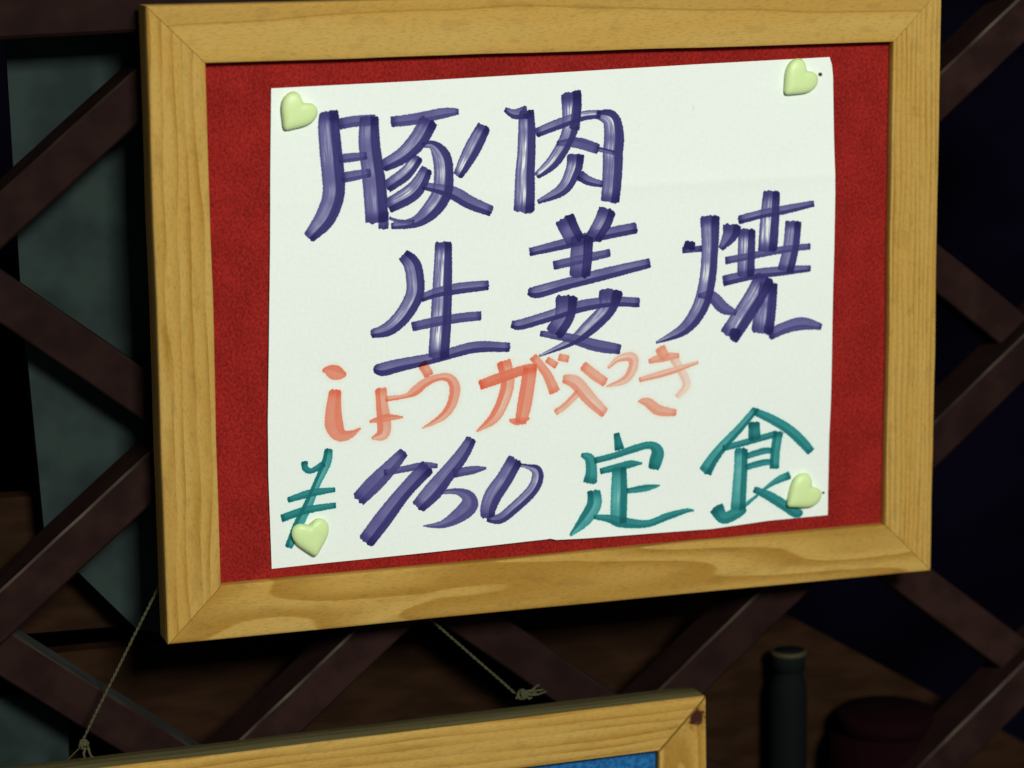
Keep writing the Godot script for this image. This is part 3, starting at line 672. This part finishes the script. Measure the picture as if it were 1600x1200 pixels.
func build_menu_sheet():
	var o := thing("menu_sheet", "white paper sheet with a handwritten violet, orange and green menu, pinned on red felt", "paper sign", Vector3(0, -118, -5))
	var left := PackedVector2Array([Vector2(-141.8, 110.5), Vector2(-143.5, 71.2), Vector2(-144.4, 41.1), Vector2(-146.2, -4.4), Vector2(-148.0, -47.3), Vector2(-148.4, -72.2), Vector2(-147.8, -118.7)])
	var right := PackedVector2Array([Vector2(141.3, 116.5), Vector2(142.6, 112.5), Vector2(143.2, 107), Vector2(143.6, 81.2), Vector2(144.3, 49.1), Vector2(143.6, 7.1), Vector2(143.4, -55.2), Vector2(143.0, -75.1), Vector2(143.2, -116.6)])
	var top := PackedVector2Array([Vector2(-141.8, 110.5), Vector2(-74.8, 111.6), Vector2(-4.5, 113.3), Vector2(68.0, 115.1), Vector2(141.3, 116.5)])
	var low := PackedVector2Array([Vector2(-147.8, -118.7), Vector2(-78.9, -117.5), Vector2(-9.1, -115.8), Vector2(-6.2, -115.5), Vector2(-5.4, -116.5), Vector2(10.4, -117.1), Vector2(54.7, -117.9), Vector2(79.0, -118.3), Vector2(110.5, -116.7), Vector2(143.2, -116.6)])
	var nx := 170
	var ny := 130
	var g := []
	for j in ny + 1:
		var v := j / float(ny)
		var row := []
		for i in nx + 1:
			var u := i / float(nx)
			var l := along_edge(left, v, true); var r := along_edge(right, v, true)
			var t := along_edge(top, u, false); var b := along_edge(low, u, false)
			var p := l.lerp(r, u) + t.lerp(b, v) - left[0].lerp(right[0], u).lerp(left[-1].lerp(right[-1], u), v)
			var z := -5.6 + 0.5 * (1.0 + slow.get_noise_2d(p.x * 0.5, p.y * 0.5))
			z += 2.6 * pow(u, 6.0) * sin(PI * clampf(v * 1.05, 0, 1)) + 1.2 * pow(1.0 - u, 7.0) * sin(PI * v)
			z += 1.9 * pow(v, 8.0) * pow(sin(PI * u), 2.0) + 0.8 * pow(1.0 - v, 10.0) * sin(PI * u)
			var fold := (p.y - (57.0 + 0.006 * (p.x + 40.0))) * smoothstep(-150.0, -20.0, p.x)
			z += 0.55 * exp(-absf(p.y - (57.0 + 0.006 * (p.x + 40.0))) / 5.0) * (0.35 + 0.65 * smoothstep(-60.0, 30.0, p.x)) * signf(absf(fold) + 0.001)
			row.append(Vector3(p.x, p.y, z))
		g.append(row)
	var m := paper_material()
	var s := st_new()
	for j in ny:
		for i in nx:
			var q := [g[j][i], g[j][i + 1], g[j + 1][i + 1], g[j + 1][i]]
			var uv := []
			for e in q: uv.append(Vector2((e.x - PAPER.position.x) / PAPER.size.x, (-e.y - PAPER.position.y) / PAPER.size.y))
			s.set_smooth_group(0)
			tri(s, q[0], q[1], q[2], uv[0], uv[1], uv[2]); tri(s, q[0], q[2], q[3], uv[0], uv[2], uv[3])
	part("inked_face", done(s), m, o)
	s = st_new()
	var k := Vector3(0, 0, 0.22)
	for j in ny:
		for i in nx:
			tri(s, g[j][i] - k, g[j + 1][i + 1] - k, g[j][i + 1] - k); tri(s, g[j][i] - k, g[j + 1][i] - k, g[j + 1][i + 1] - k)
	var rim := []
	for i in nx + 1: rim.append(g[0][i])
	for j in range(1, ny + 1): rim.append(g[j][nx])
	for i in range(nx - 1, -1, -1): rim.append(g[ny][i])
	for j in range(ny - 1, 0, -1): rim.append(g[j][0])
	s.set_smooth_group(1)
	for i in rim.size():
		var a: Vector3 = rim[i]; var b: Vector3 = rim[(i + 1) % rim.size()]
		tri(s, a, a - k, b); tri(s, b, a - k, b - k)
	part("paper_back", done(s), mat(Color(0.78, 0.80, 0.74), 0.85), o)

# ---------------------------------------------------------------- heart pushpins
func heart_edge(t: float) -> Vector2:      # unit heart, tip down, about 1 wide
	var p := Vector2(16 * pow(sin(t), 3), 13 * cos(t) - 5 * cos(2 * t) - 2 * cos(3 * t) - cos(4 * t))
	return Vector2(p.x, p.y + 2.5) / 32.0

func heart_mesh() -> ArrayMesh:
	var n := 72
	var rings := 14
	var edge := []
	for k in n: edge.append(heart_edge(TAU * k / n))
	var long := [0.0]
	for k in n: long.append(long[k] + edge[k].distance_to(edge[(k + 1) % n]))
	var even := []
	for i in n:                             # spread the points evenly along the edge
		var want: float = long[n] * i / n
		var k := 0
		while k < n - 1 and long[k + 1] < want: k += 1
		even.append(edge[k].lerp(edge[(k + 1) % n], (want - long[k]) / maxf(long[k + 1] - long[k], 1e-6)))
	edge = even
	for it in 20:                            # soften the point and the notch
		var e2 := []
		for k in n: e2.append(edge[k] * 0.5 + (edge[(k + 1) % n] + edge[(k + n - 1) % n]) * 0.25)
		edge = e2
	var mid := Vector2(0, 0.08)
	var pos := []
	for r in rings + 1:
		var f := 1.0 - r / float(rings)      # 1 at the rim, 0 in the middle
		var row := []
		for k in n:
			var b: Vector2 = edge[k]
			var p: Vector2
			var z: float
			if r == 0:
				p = mid.lerp(b, 0.955); z = 0.0
			elif r == 1:
				p = b; z = 0.085
			else:
				var ff := cos((1.0 - f) * PI * 0.5 * 1.0)
				ff = pow(1.0 - (r - 1.0) / (rings - 1.0), 0.75)
				p = mid.lerp(b, ff)
				z = 0.085 + 0.125 * pow(1.0 - pow(ff, 3.8), 0.5)
			row.append(Vector3(p.x * 0.95, p.y * 1.10, z) * 21.6)
		pos.append(row)
	var s := st_new()
	org = Vector3.ZERO
	for r in rings:
		for k in n:
			var k2 := (k + 1) % n
			tri(s, pos[r][k], pos[r][k2], pos[r + 1][k]); tri(s, pos[r][k2], pos[r + 1][k2], pos[r + 1][k])
	for k in range(1, n - 1): tri(s, pos[0][0], pos[0][k + 1], pos[0][k])
	return done(s)

func build_pushpins():
	var plastic := mat(Color(0.63, 0.775, 0.36), 0.45, 0.45)
	plastic.subsurf_scatter_enabled = true
	plastic.subsurf_scatter_strength = 0.12
	var steel := mat(Color(0.5, 0.5, 0.48), 0.3); steel.metallic = 1.0
	var proto: Node3D
	# middle of the heart, turn of its tip (clockwise from straight down), size, where it is
	var spots := [
		[Vector2(-131.6, 97.8), -37.0, 0.95, "pale green heart pushpin at the top left corner of the sheet, touching the violet writing"],
		[Vector2(122.6, 105.2), -45.0, 0.98, "pale green heart pushpin at the sheet's top right corner, beside blank paper"],
		[Vector2(-128.2, -105.6), 11.0, 0.97, "upright pale green heart pushpin over the foot of the green yen sign"],
		[Vector2(126.7, -104.4), -54.0, 1.0, "pale green heart pushpin lying sideways over the last green character, bottom right"]]
	for e in spots:
		var at := Vector3(e[0].x, e[0].y, -4.3)
		var o: Node3D
		if proto == null:
			o = thing("heart_pushpin", e[3], "pushpin", at, "heart pushpins holding the sheet")
			proto = o
			var mesh := heart_mesh()
			part("heart_head", mesh, plastic, o)
			org = Vector3.ZERO
			var s := st_new()
			tube(s, PackedVector3Array([Vector3(0, 1, 0.5), Vector3(0, 1, -4.5), Vector3(0, 1, -7)]), PackedFloat32Array([0.5, 0.5, 0.08]))
			part("pin_shaft", done(s), steel, o)
		else:
			o = proto.duplicate()
			o.name = numbered("heart_pushpin", self)
			add_child(o)
			o.set_meta("label", e[3])
		o.position = at * 0.001 + Vector3(0, UP, 0)
		o.rotation_degrees = Vector3(0, 0, e[1])
		o.scale = Vector3.ONE * e[2]

# ---------------------------------------------------------------- the board hanging below
func build_second_board():
	var o := thing("menu_board", "lower pine-framed board with blue felt back hanging on a thin cord", "notice board", Vector3(-128, -506, -10))
	var tl := Vector2(-328, -208.3); var tr := Vector2(74.6, -204.2)
	var dn := Vector2(3.4, -300)
	var ax := (tr - tl).normalized(); var ay := dn.normalized()
	var inn := 25.8
	var c := [tl, tr, tr + dn, tl + dn, tl + ax * inn + ay * inn, tr - ax * inn + ay * inn, tr + dn - ax * inn - ay * inn, tl + dn + ax * inn - ay * inn]
	frame(o, c, [grain(31, 0), grain(32, 1, Vector2(0.39, 0.21)), grain(33, 0), grain(34, 0)], [0.7, 0.9, 0.2, 0.2], true)
	part("felt_panel", plate(PackedVector2Array([c[7] + Vector2(-2, -2), c[6] + Vector2(2, -2), c[5] + Vector2(2, 2), c[4] + Vector2(-2, 2)]), -6.0, 8.0), grainy(Color(0.012, 0.075, 0.22), Color(0.022, 0.15, 0.36), 0.09, Vector3(6, 6, 6), 0.95, 81), o)
	# the cord: two twisted strands from the left knot over a slat behind the red board and down to the right knot
	var fibre := grainy(Color(0.040, 0.038, 0.020), Color(0.086, 0.080, 0.042), 0.03, Vector3(40, 40, 40), 0.9, 91)
	var s := st_new()
	s.set_color(Color.WHITE)
	var a := Vector3(-239.2, -200.5, -22.5); var b := Vector3(-162.3, -61.9, -25.0); var d := Vector3(-20.5, -199.0, -22.0)
	for strand in 2:
		for leg in [[a, b], [b, d]]:
			var dir: Vector3 = (leg[1] - leg[0])
			var nrm := dir.normalized().cross(Vector3.BACK).normalized()
			var pts := PackedVector3Array(); var rad := PackedFloat32Array()
			for i in 121:
				var t := i / 120.0
				var f := t * dir.length() / 5.5 * TAU + strand * PI
				var sag := sin(PI * t) * -0.5
				pts.append(leg[0] + dir * t + nrm * (cos(f) * 0.36 + sag + 0.25 * slow.get_noise_1d(t * 200.0)) + Vector3(0, 0, sin(f) * 0.36))
				rad.append(0.46 + 0.12 * slow.get_noise_1d(t * 700.0 + strand * 99.0))
			tube(s, pts, rad)
	var cord := part("hanging_cord", done(s), fibre, o)
	var rng := RandomNumberGenerator.new(); rng.seed = 5
	for e in [[a + Vector3(0.5, -1.0, 1.0), -1.0], [d + Vector3(3.5, -1.0, 0.5), 1.0]]:
		s = st_new()
		s.set_color(Color.WHITE)
		var at: Vector3 = e[0]
		for loop in 3:                       # the knot's turns
			var pts := PackedVector3Array(); var rad := PackedFloat32Array()
			var tilt := Basis.from_euler(Vector3(rng.randf_range(-0.9, 0.9), rng.randf_range(-1.2, 1.2), rng.randf_range(-1, 1)))
			for i in 25:
				var f := TAU * i / 24.0
				pts.append(at + tilt * Vector3(cos(f) * 2.2, sin(f) * 2.0, sin(f * 2.0) * 0.7))
				rad.append(0.85)
			tube(s, pts, rad)
		for tailn in (3 if e[1] < 0.0 else 7):                      # its loose ends
			var pts := PackedVector3Array(); var rad := PackedFloat32Array()
			var out := Vector3([-11.0, 5.0, 1.0][tailn], [-8.0, -6.5, -8.0][tailn], [1.0, 2.5, 2.0][tailn]) if e[1] < 0.0 else Vector3([8.5, 6.0, -3.0, 10.5, 12.0, 9.0, 4.0][tailn], [1.2, -2.2, -2.0, 2.6, 0.4, 3.6, 2.2][tailn], [0.0, 1.0, 1.0, 1.0, 0.5, -0.5, 0.0][tailn])
			for i in 13:
				var t := i / 12.0
				pts.append(at + out * t + Vector3(0.9 * sin(t * 4.0 + tailn), 0.8 * sin(t * 5.0 + tailn * 2.0), 0.4 * sin(t * 3.0)))
				rad.append((0.35 if tailn == 0 and e[1] < 0.0 else 0.8) * (1.0 - 0.45 * t))
			tube(s, pts, rad)
		part("knot", done(s), fibre, cord)
